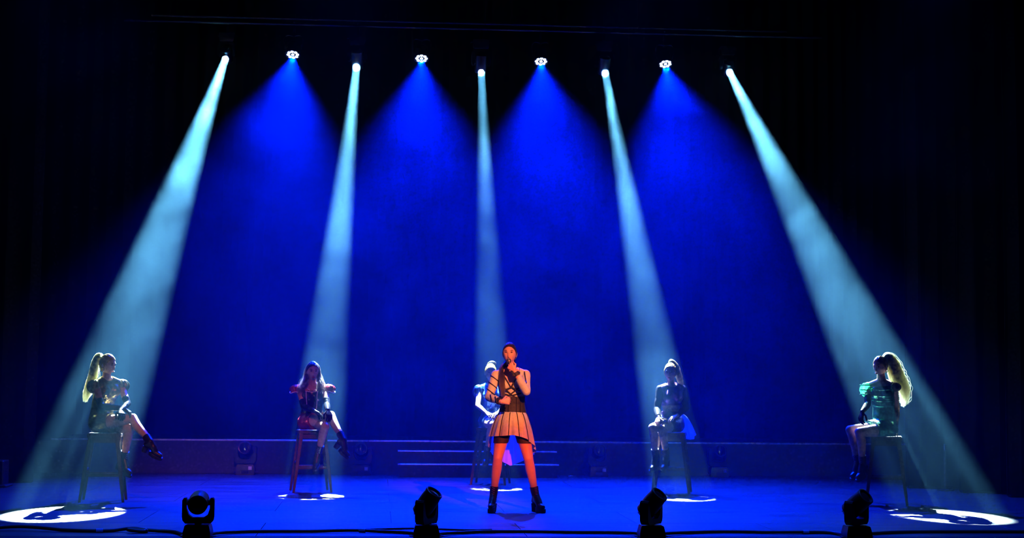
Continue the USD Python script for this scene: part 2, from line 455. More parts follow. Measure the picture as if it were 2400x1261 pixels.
# moving heads standing on the front edge of the stage, dark against the floor
for (x, y, yaw, tilt, k, lab) in [(-1.905, 12.93, 4, 96, .97, 'black moving head light with open yoke and drooping head, leftmost on the stage edge'),
                                  (0.083, 13.00, 60, 36, .94, 'black moving head light on the stage edge in front of the singer, head pointing up'),
                                  (2.099, 13.06, 52, 42, .94, 'black moving head light on the stage edge in front of the woman in purple'),
                                  (3.982, 13.08, 40, 50, .95, "black moving head light on the stage edge before the green woman's stool")]:
    t = thing('floor_moving_light', lab, 'stage light', (x, y, 0), 0, 'moving lights along the front edge of the stage')
    moving_head_parts(t, yaw, tilt, k=k)
# moving heads in front of the riser, facing the house
for (x, y, yaw, lab) in [(-2.493, 21.40, -4, 'dim moving head light before the platform, left of the red and black costume'),
                         (-.824, 21.42, -2, "dim moving head light before the platform, beyond the red and black woman's raised boot"),
                         (2.659, 21.47, 3, 'dim moving head light before the platform, right of the steps'),
                         (4.458, 21.50, 6, 'dim moving head light before the platform, right of the woman in purple')]:
    t = thing('rear_moving_light', lab, 'stage light', (x, y, 0), 0, 'moving lights in front of the platform')
    moving_head_parts(t, yaw, 80, k=1.1)
    obj('white_tag', box((.05, -.118, .075), (.10, -.112, .125)), 'white_tag', t)


# ---------------------------------------------------------------- cables, tape, side boxes
def cable(label, pts, r=.011, tape=()):
    p = smooth_path([(x, y, z if z else r) for x, y, z in pts], 80); p[:, 2] = np.maximum(p[:, 2], r + .001)
    o = p[0] * V(1, 1, 0); t = thing('power_cable', label, 'cable', o)
    obj('cable', tube(p - o, r, 8), 'rubber', t)
    for a in tape:
        k = int(a * 79); d = unit(p[min(k + 1, 79)] - p[k]); q = p[k] - o
        obj('tape_band', tube([q - d * .03, q + d * .03], r + .004, 8), 'blue_tape', t)
    return t


cable('black cable coiled near a blue tape, left of the leftmost floor moving light', [(-3.9, 13.50, 0), (-3.2, 13.53, 0), (-2.75, 13.50, 0), (-2.55, 13.56, .03), (-2.45, 13.45, 0), (-2.6, 13.44, .03), (-2.3, 13.47, 0), (-2.1, 13.25, 0), (-1.97, 13.09, .03)], .016, (.42, .6))
cable('black cable between the leftmost and second floor moving lights, with a blue tape', [(-1.83, 13.1, .03), (-1.6, 13.45, 0), (-1.0, 13.52, 0), (-.5, 13.56, .02), (-.3, 13.52, 0), (-.05, 13.4, 0), (.02, 13.15, .03)], .015, (.68,))
cable('black cable along the stage edge between the second and third moving lights', [(.16, 13.15, .03), (.5, 13.5, 0), (1.1, 13.57, 0), (1.6, 13.52, .01), (1.9, 13.5, 0), (2.04, 13.2, .03)], .015)
cable('black cable with a blue tape between the third and fourth floor moving lights', [(2.17, 13.2, .03), (2.6, 13.56, 0), (3.2, 13.6, 0), (3.45, 13.55, .02), (3.75, 13.6, 0), (3.92, 13.2, .03)], .015, (.75,))
cable('black cable running right from the fourth moving light along the stage edge', [(4.05, 13.2, .03), (4.4, 13.58, 0), (5.0, 13.7, 0), (5.6, 13.72, 0), (6.2, 13.75, 0)], .015)
cable('thin black cable looping past the foot of the second moving light', [(-.75, 13.74, 0), (-.3, 13.80, 0), (.0, 13.86, 0), (.3, 13.78, 0), (.7, 13.76, 0)], .009)

t = thing('equipment_box', 'dark equipment box on a rubber foot by the left side curtain', 'box', (-5.26, 18.82, 0))
obj('case', box((-.2, -.12, .03), (.07, .14, .335), .012), 'black_plastic', t)
obj('base', box((-.22, -.16, 0), (.12, .17, .035), .012), 'rubber', t)
obj('corner_strip', box((-.012, -.125, .05), (.012, -.118, .32), .002), 'edge_metal', t)
t = thing('boom_pole', 'thin black pole with a small glinting clamp by the right side curtain', 'pole', (7.02, 19.1, 0))
obj('tube', tube([(0, 0, .02), (0, 0, .62)], .014, 10), 'black_metal', t)
obj('clamp', box((-.02, -.03, .53), (.02, .02, .62), .006), 'chrome', t)
obj('foot', lathe([(0, 0), (.12, 0), (.12, .012), (.02, .024), (0, .024)], 24), 'black_metal', t)
t = thing('floor_tag', 'small pale tag lying on the floor right of the steps', 'tag', (2.235, 21.3, 0), 20)
obj('tag', box((-.03, -.03, 0), (.03, .03, .02), .004), 'white_tag', t)


# ---------------------------------------------------------------- bar stools
def make_stool(label, loc, rz, scale=None):
    t = thing('bar_stool', label, 'stool', loc, rz, 'bar stools on the stage', scale=scale)
    H = .765
    cs = CrossSection.square([.30, .30], True).offset(.03, circular_segments=24)
    seat = cs.extrude(.036).translate([0, 0, H - .042]) + cs.offset(-.006).extrude(.042).translate([0, 0, H - .042])
    dish = Manifold.sphere(1, 48).scale([.17, .17, .010]).translate([0, 0, H + .003])
    obj('seat', tmesh(seat - dish), 'dark_wood', t, label='slightly dished square wooden seat')

    def taper(a, b, wa, wb):
        d = unit(V(*b) - V(*a)); R = align(d) if abs(d[2]) < .98 else np.stack([V(1, 0, 0), unit(np.cross(d, V(1, 0, 0))), d], 1)
        pts = []
        for p, w in ((a, wa), (b, wb)):
            for sx, sy in ((-1, -.6), (-1, .6), (-.6, 1), (.6, 1), (1, .6), (1, -.6), (.6, -1), (-.6, -1)):
                pts.append(V(*p) + R[:, 0] * sx * w[0] + R[:, 1] * sy * w[1])
        return trimesh.convex.convex_hull(np.array(pts))
    legs = {}
    for sx in (-1, 1):
        for sy in (-1, 1):
            a, b = V(sx * .142, sy * .142, H - .035), V(sx * .232, sy * .215, 0.0)
            legs[sx, sy] = (a, b)
            d = b - a
            m = trimesh.convex.convex_hull(np.array([p + V(ux * w, uy * w, 0) for p, w in ((a, .024), (a + d * .6, .021), (b, .014)) for ux, uy in ((-1, -.7), (-.7, -1), (.7, -1), (1, -.7), (1, .7), (.7, 1), (-.7, 1), (-1, .7))]))
            obj('leg', m, 'dark_wood', t)
    at = lambda s, z: legs[s][0] + (legs[s][1] - legs[s][0]) * ((H - .035 - z) / (H - .035))
    for s1, s2, z in (((-1, -1), (1, -1), .30), ((-1, 1), (1, 1), .30), ((-1, -1), (-1, 1), .36), ((1, -1), (1, 1), .36)):
        obj('footrest', taper(at(s1, z), at(s2, z), (.012, .016), (.012, .016)), 'dark_wood', t)
        obj('apron', taper(at(s1, H - .075), at(s2, H - .075), (.010, .03), (.010, .03)), 'dark_wood', t)
    return t


stool = make_stool('dark wooden bar stool under the woman in gold at the left', (-3.545, 16.80, 0), 6, (1.02, .86, 1.0))
copy_of(stool, 'dark wooden bar stool under the dark-haired woman in red and black', (-1.33, 18.36, 0), 10, scale=(1, 1, 1))
copy_of(stool, 'dark wooden bar stool just behind the standing singer', (.985, 19.82, 0), -12, scale=(1, 1, 1))
copy_of(stool, 'dark wooden bar stool under the woman in the purple top', (3.235, 18.50, 0), -14, scale=(1, 1, 1))
copy_of(stool, 'dark wooden bar stool under the woman in green at the right', (5.525, 16.96, 0), -18, scale=(1, 1, 1.04))


# ---------------------------------------------------------------- people
def prim(p, off=0.):
    return ball(p[1], p[2] + off) if p[0] == 'b' else ell(p[1], [r + off for r in p[2]], p[3])


def grown(spec, names, off):
    return [hull(*[prim(q, off) for q in h]) for n in names for h in spec[n]]


def lerp(a, b, k): return a + (b - a) * k


def body_spec(P, f):
    """Hulls of balls and ellipsoids around the joints; screen-left limbs are called a, screen-right ones b."""
    up = V(0, 0, 1); S = {}
    side = unit(P['sb'] - P['sa']); spine = unit(P['neck'] - P['pelvis'])
    R = np.stack([side, unit(np.cross(spine, side)), spine], 1)
    hs = unit(P['hb'] - P['ha']); RP = np.stack([hs, unit(np.cross(up, hs)), up], 1)
    pel = ('e', P['pelvis'], (.150, .105, .098), RP); wai = ('e', P['waist'], (.112, .082, .06), R)
    che = ('e', P['chest'] + V(0, .005, 0), (.138, .098, .10), R)
    ia, ib = P['sa'] + side * .02, P['sb'] - side * .02
    nb = P['neck'] - spine * .03
    S['torso'] = [[pel, wai], [wai, che], [che, ('b', ia, .047), ('b', nb, .052)], [che, ('b', ib, .047), ('b', nb, .052)]]
    S['bust'] = [[('e', P['chest'] + f * .062 + side * k - spine * .015, (.058, .058, .058), R), ('e', P['chest'] + f * .02 + side * k * .9 + spine * .07, (.04, .04, .04), R)] for k in (-.062, .062)]
    S['neck'] = [[('b', nb + V(0, 0, -.01), .054), ('b', lerp(nb, P['head'], .5), .044)], [('b', lerp(nb, P['head'], .4), .045), ('b', P['head'] - f * .02 - up * .045, .045)]]
    for s in 'ab':
        sh, e, w, h, k, a = (P[n + s] for n in ('s', 'e', 'w', 'h', 'k', 'a'))
        S['upper_arm_' + s] = [[('b', sh, .047), ('b', lerp(sh, e, .45), .040)], [('b', lerp(sh, e, .45), .040), ('b', e, .034)]]
        S['forearm_' + s] = [[('b', e, .034), ('b', lerp(e, w, .3), .036)], [('b', lerp(e, w, .3), .036), ('b', w, .0235)]]
        hip = lerp(h, k, .02)
        S['thigh_' + s] = [[('b', hip, .088), ('b', lerp(h, k, .45), .076)], [('b', lerp(h, k, .45), .076), ('b', k, .053)]]
        shin = unit(a - k); back = unit(lerp(h, k, .5) - k); back = unit(back - shin * (back @ shin)) if np.linalg.norm(np.cross(back, shin)) > .25 else -f
        S['calf_' + s] = [[('b', k, .052), ('b', lerp(k, a, .28) + back * .014, .054)], [('b', lerp(k, a, .28) + back * .014, .054), ('b', lerp(k, a, .62) + back * .004, .042)], [('b', lerp(k, a, .62), .041), ('b', a, .033)]]
    S['frame'] = (side, spine, R)
    return S


def hand_chain(w, d, n, t, curl, grow=0., spread=1., thumb_in=.4):
    """Palm, four fingers and thumb. d: wrist to knuckles, n: where the palm faces, t: thumb side."""
    d = unit(d); n = unit(n - d * (n @ d)); t = unit(np.cross(d, n)) * (1 if np.cross(d, n) @ t > 0 else -1)
    kn = [w + d * L + t * o for o, L in ((.031, .083), (.011, .087), (-.010, .084), (-.030, .076))]
    ms = [hull(ball(w, .022 + grow, 14), ball(kn[0], .0125 + grow, 14), ball(kn[3], .0115 + grow, 14), ball(kn[1], .0125 + grow, 14)),
          hull(ball(w + d * .02 + t * .012, .019 + grow, 14), ball(w + d * .045 + t * .03 + n * .008, .014 + grow, 14))]
    for q, (L, r) in enumerate(((.070, .0088), (.078, .009), (.073, .0086), (.057, .0078))):
        p = kn[q]; cu = curl * (1 + .06 * q)
        for k, (frac, m) in enumerate(((.43, .9), (.32, 1.9), (.25, 2.7))):
            a = min(cu * m, 3.6); dd = d * math.cos(a) + n * math.sin(a) + t * (.10 * (1.2 - q) * spread * (1 - min(curl, 1)))
            p2 = p + unit(dd) * L * frac
            ms.append(bone(p, r * (1 - .1 * k) + grow, p2, r * (.9 - .1 * k) + grow, 12)); p = p2
    b = w + d * .032 + t * .03 + n * .006
    p = b
    for L, dd, r in ((.036, d * .55 + t * (.75 - thumb_in * .4) + n * .3, .0115), (.030, d * .75 + t * (.35 - thumb_in) + n * (.35 + thumb_in), .0098), (.024, d * .85 - t * thumb_in * .6 + n * (.4 + thumb_in), .0088)):
        p2 = p + unit(dd) * L; ms.append(bone(p, r + grow, p2, r * .9 + grow, 12)); p = p2
    return soft(ms, .0045, 4)


def head_basis(f, up=(0, 0, 1)):
    f = unit(f); x = unit(np.cross(f, V(*up))); return np.stack([x, f, np.cross(x, f)], 1)    # columns: lateral, forward, up


def head_mesh(c, B, sub=4, features=True, grow=1.0):
    ico = trimesh.creation.icosphere(sub); d = ico.vertices; x, y, z = d.T
    p = d * V(.073, .092, .113)
    k = np.clip(-z, 0, 1)
    p[:, 0] *= 1 - .30 * k ** 1.4
    back = (y < 0)
    p[:, 1] *= np.where(back, 1.06 - .42 * np.clip(-z - .1, 0, 1), 1 - .05 * k)
    if features:
        g = lambda x0, z0, sx, sz: np.exp(-((np.abs(x) - x0) / sx) ** 2 - ((z - z0) / sz) ** 2) * (y > 0)
        fw = .019 * np.exp(-(x / .115) ** 2) * np.interp(z, [-.50, -.43, -.36, -.05, .10], [0, .75, 1, .42, 0]) * (y > 0)
        fw += .006 * g(.10, -.42, .08, .05) + .007 * g(0, -.62, .24, .075) - .006 * g(0, -.625, .20, .018) + .010 * g(0, -.90, .28, .13)
        fw += -.010 * g(.40, .0, .17, .10) + .005 * g(.33, .19, .28, .07) + .004 * g(.58, -.28, .2, .15) - .004 * g(0, -.78, .3, .05)
        p[:, 1] += fw
    p *= grow
    t = trimesh.Trimesh(p @ B.T + c, ico.faces, process=False)
    return t


def face_details(t, c, B, lip_open=.0):
    L = lambda *v: c + B @ V(*v)
    for s in (-1, 1):
        e = obj('eye', tmesh(ball(L(s * .030, .0665, .001), .0120, 20)), 'eye_white', t)
        obj('iris', tmesh(ell(L(s * .0295, .0772, .000), (.0058, .0020, .0058), B, 16)), 'iris', e)
        obj('eyelashes', tube(smooth_path([L(s * .016, .0815, .004), L(s * .029, .0835, .0098), L(s * .044, .0745, .006)], 10), 1.35 * V(.0012, .0018, .0022, .0026, .003, .003, .0028, .0024, .002, .0012)), 'brow', e)
        obj('eyebrow', tube(smooth_path([L(s * .013, .0885, .019), L(s * .030, .0865, .026), L(s * .049, .0745, .022)], 10), V(.002, .003, .0034, .0034, .0032, .003, .0027, .0023, .0018, .001)), 'brow', t)
    obj('lips', join([tmesh(ell(L(0, .0895, -.0665), (.021, .0062, .0042), B, 20)), tmesh(ell(L(0, .0885, -.0745 - lip_open), (.018, .0066, .0050), B, 20))]), 'lips', t)


def hair_cap(t, c, B, m, tilt=.62, off=-.016, grow=1.09, low=-.075):
    h = head_mesh(c - B[:, 1] * .004 + B[:, 2] * .004, B, 5, False, grow)
    q = (h.vertices - c) @ B
    h.vertices = h.vertices + h.vertex_normals * (.0014 * np.sin(np.arctan2(q[:, 0], q[:, 2] + .03) * 46 + 3 * meshkit.noise(q * 30)))[:, None]
    n = B @ unit(V(0, -.8, tilt))
    M = mani(h).trim_by_plane([float(x) for x in n], float(n @ c + off))
    u = B[:, 2]; M = M.trim_by_plane([float(x) for x in u], float(u @ c + low))
    return obj('hair', tmesh(M), m + '_cap', t, smooth=50)


def strands(t, name, m, path, rad, n, seed, width=.0032, ends=(.75, 1.0), wave=.0, wl=9., flat=(1., 1.), fly=.0):
    """A lock of hair: n curves around a path whose half-width runs through rad."""
    rng = np.random.default_rng(seed); K = 18
    p = smooth_path(path, 60); T = np.gradient(p, axis=0); T /= np.linalg.norm(T, axis=1, keepdims=True)
    ref = V(0, 1, 0) if abs(T[:, 1]).mean() < .7 else V(1, 0, 0)
    A = np.cross(T, ref); A /= np.linalg.norm(A, axis=1, keepdims=True); Bn = np.cross(T, A)
    rr = np.interp(np.linspace(0, 1, 60), np.linspace(0, 1, len(rad)), rad); pts, cnt, wid = [], [], []
    for i in range(n):
        a = rng.uniform(0, 2 * np.pi); q = math.sqrt(rng.uniform(0, 1)) * (1 + fly * rng.exponential(.5)); e = rng.uniform(*ends); s = np.linspace(0, e, K) * 59
        i0 = np.clip(s.astype(int), 0, 58); fr = (s - i0)[:, None]
        at = lambda X: X[i0] * (1 - fr) + X[i0 + 1] * fr
        r = np.interp(s, np.arange(60), rr)[:, None]; ph = rng.uniform(0, 6.28)
        w = wave * np.sin(np.linspace(0, e, K) * wl * 2 * np.pi + ph)[:, None] * np.linspace(.1, 1, K)[:, None]
        w2 = wave * np.cos(np.linspace(0, e, K) * wl * 2 * np.pi + ph)[:, None] * np.linspace(.1, 1, K)[:, None]
        pts.append(at(p) + at(A) * (r * q * math.cos(a) * flat[0] + w) + at(Bn) * (r * q * math.sin(a) * flat[1] + w2)); cnt.append(K)
        wid.append(width * np.linspace(1, .45, K))
    return curves(t, name, m, np.vstack(pts), cnt, np.concatenate(wid))


def curves(t, name, m, pts, cnt, wid):
    path = numbered(str(t.GetPath()), name)
    c = UsdGeom.BasisCurves.Define(stage, path)
    c.CreateTypeAttr('linear'); c.CreatePointsAttr(Vt.Vec3fArray.FromNumpy(pts.astype(np.float32))); c.CreateCurveVertexCountsAttr(Vt.IntArray(cnt))
    c.CreateWidthsAttr(Vt.FloatArray.FromNumpy(wid.astype(np.float32))); c.SetWidthsInterpolation('vertex')
    UsdShade.MaterialBindingAPI.Apply(c.GetPrim()).Bind(MATS[m])
    return c


def boot(t, A, toe, g, shin, hh=.06, pf=.024, shaft=.12, laced=True, m='boot_leather'):
    """Ankle boot on a block heel. A: ankle, toe: forwards, g: away from the sole, shin: unit vector up the leg."""
    g = unit(g); t0 = unit(toe - g * (toe @ g)); s0 = np.cross(g, t0)
    dz = hh - pf
    heel, bal, toe_ = A - g * .046 - t0 * .03, A + t0 * .105 - g * (.047 + dz), A + t0 * .165 - g * (.053 + dz)
    mid = A + t0 * .052 - g * (.026 + dz * .30)
    ms = [hull(ball(heel, .035), ball(A, .041)), hull(ball(A + shin * .02 + t0 * .004, .040), ball(mid, .041), ball(bal, .036)), hull(ball(A, .041), ball(mid, .037), ball(heel, .034)), hull(ball(mid, .037), ball(bal + s0 * .008, .031), ball(bal - s0 * .008, .031)), hull(ball(bal + s0 * .010, .031), ball(bal - s0 * .010, .031), ball(toe_, .026)), bone(A, .042, A + shin * shaft, .048)]
    M = mani(soft(ms, .009, 6))
    M = M.trim_by_plane([float(x) for x in -shin], float(-shin @ (A + shin * shaft)))
    b = obj('boot', tmesh(M), m, t)
    G = A - g * (.080 + hh)                                              # ground point under the ankle
    flat = lambda p, r, z0, z1: [p - g * (g @ (p - G)) + g * z + r * (math.cos(a) * t0 + math.sin(a) * s0) for z in (z0, z1) for a in np.linspace(0, 2 * np.pi, 13)[:-1]]
    obj('sole', trimesh.convex.convex_hull(np.array(flat(bal, .042, 0, pf + .008) + flat(toe_ + t0 * .004, .032, .004, pf + .009) + flat(A + t0 * .065, .036, .006, pf + .022))), 'sole', b)
    obj('heel', trimesh.convex.convex_hull(np.array(flat(heel + t0 * .002, .030, 0, .01) + flat(heel + t0 * .004, .036, hh - .004, hh + .006))), 'sole', b)
    if laced:
        fr = unit(t0 - shin * (t0 @ shin)); sd = np.cross(shin, fr)
        for k in range(5):
            c = A + shin * (.012 + k * .022) + fr * (.0415 + .0013 * k)
            obj('lace', tube(smooth_path([c + sd * .016 - fr * .006, c + fr * .003, c - sd * .016 - fr * .006 + shin * .008], 8), .0026, 6), 'lace', b)
    return b


def person(name, label, root, P, face, skin='skin', sub=4, lip_open=0., hands=None):
    P = {k: V(*v) for k, v in P.items()}
    t = thing(name, label, 'person', root, 0)
    side = unit(P['sb'] - P['sa']); f = unit(np.cross(side, V(0, 0, 1)))
    S = body_spec(P, f); B = head_basis(face)
    everything = [h for n in S if n != 'frame' for h in S[n]]
    ms = [hull(*[prim(q) for q in h]) for h in everything]
    M = mani(soft(ms, .014, 8))
    hm = mani(head_mesh(P['head'], B, sub)) + ell(P['head'] + B @ V(.072, -.012, -.008), (.009, .017, .028), B) + ell(P['head'] + B @ V(-.072, -.012, -.008), (.009, .017, .028), B)
    M = M + hm
    for sx in (-1, 1):                                                   # eyelids
        e = P['head'] + B @ V(sx * .030, .0662, .001)
        M = M + cut(ball(e, .0142, 28), B @ V(0, .30, 1), e + B @ V(0, 0, .0058)) + cut(ball(e, .0138, 28), B @ V(0, .25, -1), e + B @ V(0, 0, -.0055))
    for s, h in (hands or {}).items(): M = M + mani(hand_chain(P['w' + s], *h))
    obj('body', tmesh(M), skin, t, smooth=60)
    face_details(t, P['head'], B, lip_open)
    return t, P, S, f, B


def cut(M, n, p):
    """Keeps the side of the plane through p that n points to."""
    n = unit(n); return M.trim_by_plane([float(x) for x in n], float(n @ p))


def on_front(m, f, pts, lift=.003):
    """Moves points onto the surface m as seen along -f."""
    side = unit(np.cross(V(0, 0, 1), f)); v = m.vertices; nrm = m.vertex_normals; ok = nrm @ f > .05
    v, nrm = v[ok], nrm[ok]; tree = cKDTree(np.c_[v @ side, v[:, 2]]); out = []
    for p in pts:
        dd, ii = tree.query([p @ side, p[2]], 6); k = ii[np.argmax((v[ii] @ f))]
        q = p + f * ((v[k] - p) @ f); out.append(q + nrm[k] * lift)
    return np.array(out)


def strap(t, name, m, mesh, f, pts, r=.005, lift=.002, n=16):
    pts = np.array(pts, float)
    s = np.linspace(0, len(pts) - 1, n); p = np.array([lerp(pts[int(min(k, len(pts) - 2))], pts[int(min(k, len(pts) - 2)) + 1], k - int(min(k, len(pts) - 2))) for k in s])
    q = on_front(mesh, f, p, lift)
    for _ in range(2): q[1:-1] = (q[:-2] + 2 * q[1:-1] + q[2:]) / 4
    return obj(name, tube(q, r, 6), m, t)


# ---- the singer
P = {'pelvis': [-0.027, 0.02, 0.954], 'waist': [-0.03, 0.01, 1.153], 'chest': [-0.047, 0.0, 1.37], 'neck': [-0.053, 0.01, 1.546], 'head': [-0.069, -0.01, 1.698], 'sa': [-0.212, 0.01, 1.462], 'sb': [0.105, -0.01, 1.472],
     'ea': [-0.292, -0.118, 1.226], 'wa': [-0.170, -0.295, 1.180], 'eb': [0.105, -0.215, 1.290], 'wb': [-0.022, -0.205, 1.505], 'ha': [-0.121, -0.001, 0.926], 'hb': [0.064, -0.012, 0.928], 'ka': [-0.190, -0.120, 0.574], 'kb': [0.140, -0.125, 0.572],
     'aa': [-0.231, -0.06, 0.161], 'ab': [0.228, -0.05, 0.163], 'toe_a': [-.02, -.09, -.085], 'toe_b': [.04, -.085, -.085]}
hands = {'a': (V(.9, -.05, .12), V(0, 1, -.15), V(0, 0, 1), 1.25, 0., 1., .6), 'b': (V(-.55, .1, .65), V(.25, 1, .1), V(.7, -.1, .6), 1.05, 0., 1., .6)}
t, P, S, f, B = person('person', 'woman standing front and centre in a tan dress, singing into a hand-held microphone', (1.045, 15.8, 0), P, (-.16, -.97, .10), sub=5, lip_open=.004, hands=hands)
arms = ['upper_arm_a', 'upper_arm_b', 'forearm_a', 'forearm_b']
M = mani(soft(grown(S, ['torso', 'bust'] + arms, .010), .012, 8, .0025, 22, 3))
M = cut(M, V(0, 0, 1), V(0, 0, 1.04))
for s in 'ab':
    d = unit(P['w' + s] - P['e' + s])
    M = M - Manifold.cylinder(.2, .07, .07, 24).transform(mat34(align(d), P['w' + s] - d * .012))
vneck = trimesh.creation.extrude_polygon(__import__('shapely.geometry').geometry.Polygon([(-.145, 1.56), (-.13, 1.475), (-.048, 1.335), (.03, 1.475), (.045, 1.56)]), .5)
vneck = place(vneck, np.array([[1, 0, 0], [0, 0, -1], [0, 1, 0.]]), (0, 0.005, 0))
M = M - mani(vneck) - Manifold.cylinder(.2, .062, .085, 32).translate([-.051, .012, 1.505])
top = tmesh(M)
dress = obj('dress_top', top, 'tan_knit', t, smooth=50)
X = lambda x, z: V(x, 0, z)
tor = soft(grown(S, ['torso', 'bust'], .010), .012, 8)
for pts in ([X(-.150, 1.50), X(-.105, 1.42), X(-.048, 1.325)], [X(.045, 1.50), X(.0, 1.42), X(-.048, 1.325)], [X(-.135, 1.30), X(-.045, 1.335), X(.045, 1.30)],
            [X(-.125, 1.33), X(-.05, 1.26), X(.04, 1.20)], [X(.035, 1.33), X(-.05, 1.26), X(-.13, 1.20)], [X(-.15, 1.27), X(-.05, 1.245), X(.06, 1.27)]):
    strap(dress, 'strap', 'black_cloth', tor, f, pts, .0075, .004)
for k in (.15, .45, .75):                                               # straps across the screen-left sleeve
    c = lerp(P['sa'], P['ea'], k); strap(dress, 'strap', 'black_cloth', top, f, [c + V(-.045, 0, .035), c + V(.045, 0, -.035)], .006, n=8)
for k in (.2, .6):
    c = lerp(P['ea'], P['wa'], k); strap(dress, 'strap', 'black_cloth', top, f, [c + V(-.012, 0, .035), c + V(.012, 0, -.035)], .006, n=8)
strap(dress, 'strap', 'black_cloth', top, f, [P['sb'] + V(-.01, 0, .03), P['sb'] + V(.01, 0, -.09)], .006, n=8)
obj('choker', place(lathe([(.049, -.012), (.053, -.012), (.053, .012), (.049, .012), (.049, -.012)], 32), align(V(-.1, -.1, 1)), lerp(P['neck'], P['head'], .16)), 'black_cloth', t)
M = mani(soft(grown(S, ['torso'], .020), .012, 8, .002, 20, 5))
M = cut(cut(M, V(0, 0, 1), V(0, 0, 1.045)), V(0, 0, -1), V(0, 0, 1.235))
cor = tmesh(M); c_ = obj('corset', cor, 'black_cloth', t, smooth=50)
for x in (-.11, -.07, .01, .05):
    strap(c_, 'seam', 'black_vinyl', cor, f, [X(x, 1.225), X(x * 1.1, 1.055)], .003)
cuff = []
for s in 'ab':
    d = unit(P['w' + s] - P['e' + s]); cuff.append(place(lathe([(.026, -.02), (.040, -.02), (.036, .02), (.026, .02), (.026, -.02)], 24), align(d), P['w' + s] - d * .03))
    obj('cuff', cuff[-1], 'black_cloth', dress)


def skirt_shell(c, z0, wx, wy, hem, hx, hy, a0, a1, n, rows, pleats, amp, th=.003, seed=0):
    """Flared skirt between the angles a0 and a1 (0 = towards the camera, positive to screen right); hem(a) gives the hem's height."""
    A = np.linspace(a0, a1, n); T = np.linspace(0, 1, rows); out = []
    for o in (0, -th):
        g = []
        for s in T:
            e = s ** .55; w = amp * s ** 1.2 * (np.sin(A * pleats) + .4 * np.sin(A * pleats * 1.73 + seed))
            rx, ry = wx + (hx - wx) * e + w + o, wy + (hy - wy) * e + w + o
            z = z0 + (hem(A) - z0) * s
            g.append(np.c_[c[0] + np.sin(A) * rx, c[1] - np.cos(A) * ry, z])
        out.append(np.array(g))
    v = np.vstack([o.reshape(-1, 3) for o in out]); m = rows * n; idx = np.arange(m).reshape(rows, n); q = [x.ravel() for x in (idx[:-1, :-1], idx[:-1, 1:], idx[1:, 1:], idx[1:, :-1])]
    fs = [np.c_[q[0], q[2], q[1]], np.c_[q[0], q[3], q[2]], np.c_[q[0], q[1], q[2]] + m, np.c_[q[0], q[2], q[3]] + m]
    ring = np.r_[idx[0], idx[1:, -1], idx[-1, -2::-1], idx[-2:0:-1, 0]]; r2 = np.roll(ring, -1)
    fs += [np.c_[ring, r2, r2 + m], np.c_[ring, r2 + m, ring + m]]
    return trimesh.Trimesh(v, np.vstack(fs), process=False), out[0], A


D = math.radians
hem = lambda a: np.interp(np.degrees(a), [-180, -130, -105, -88, -60, 0, 25, 50, 75, 92, 105, 130, 180], [.47, .58, .70, .80, .805, .825, .80, .745, .675, .64, .62, .56, .47])
cw = P['waist'] * .35 + P['pelvis'] * .65
front, grid, AA = skirt_shell(cw, 1.075, .128, .100, hem, .255, .235, D(-112), D(112), 170, 24, 13, .013, seed=1)
sk = obj('skirt', front, 'tan_knit', t, smooth=60)
for a in (-70, -38, -12, 14, 40, 72):
    k = int(np.argmin(abs(AA - D(a)))); obj('skirt_seam', tube(grid[1:, k] + V(math.sin(D(a)), -math.cos(D(a)), 0) * .003, .0045, 6), 'black_cloth', sk)
train, _, _ = skirt_shell(cw, 1.07, .126, .10, lambda a: hem((a + math.pi) % (2 * math.pi) - math.pi), .25, .25, D(108), D(252), 120, 24, 17, .012, seed=2)
obj('train', train, 'lilac_chiffon', t, smooth=60, label='sheer lilac back of the skirt hanging lower than its front')
M = mani(soft(grown(S, ['torso', 'thigh_a', 'thigh_b'], .008), .013, 8))
M = cut(cut(M, V(0, 0, 1), V(0, 0, .735)), V(0, 0, -1), V(0, 0, 1.03))
obj('shorts', tmesh(M), 'black_cloth', t, smooth=50)
hair_cap(t, P['head'], B, 'dark_hair')
strands(t, 'ponytail', 'dark_hair', [P['head'] + B @ V(0, -.095, .05), P['head'] + B @ V(-.05, -.115, .02), P['head'] + V(-.055, .05, -.13), P['head'] + V(-.085, -.06, -.24), P['head'] + V(-.082, -.135, -.36), P['head'] + V(-.06, -.15, -.50)], (.022, .03, .032, .034, .03, .016), 240, 11, ends=(.8, 1.0), wave=.004, wl=4)
obj('hair_band', place(lathe([(.018, -.008), (.027, -.008), (.027, .008), (.018, .008), (.018, -.008)], 20), align(B @ V(0, -1, .3)), P['head'] + B @ V(0, -.10, .05)), 'black_cloth', t)
for s, toe in (('a', V(-.22, -1, 0)), ('b', V(.42, -1, 0))):
    boot(t, P['a' + s], toe, V(0, 0, 1), unit(P['k' + s] - P['a' + s]), hh=P['a' + s][2] - .080, pf=.034, shaft=.115)
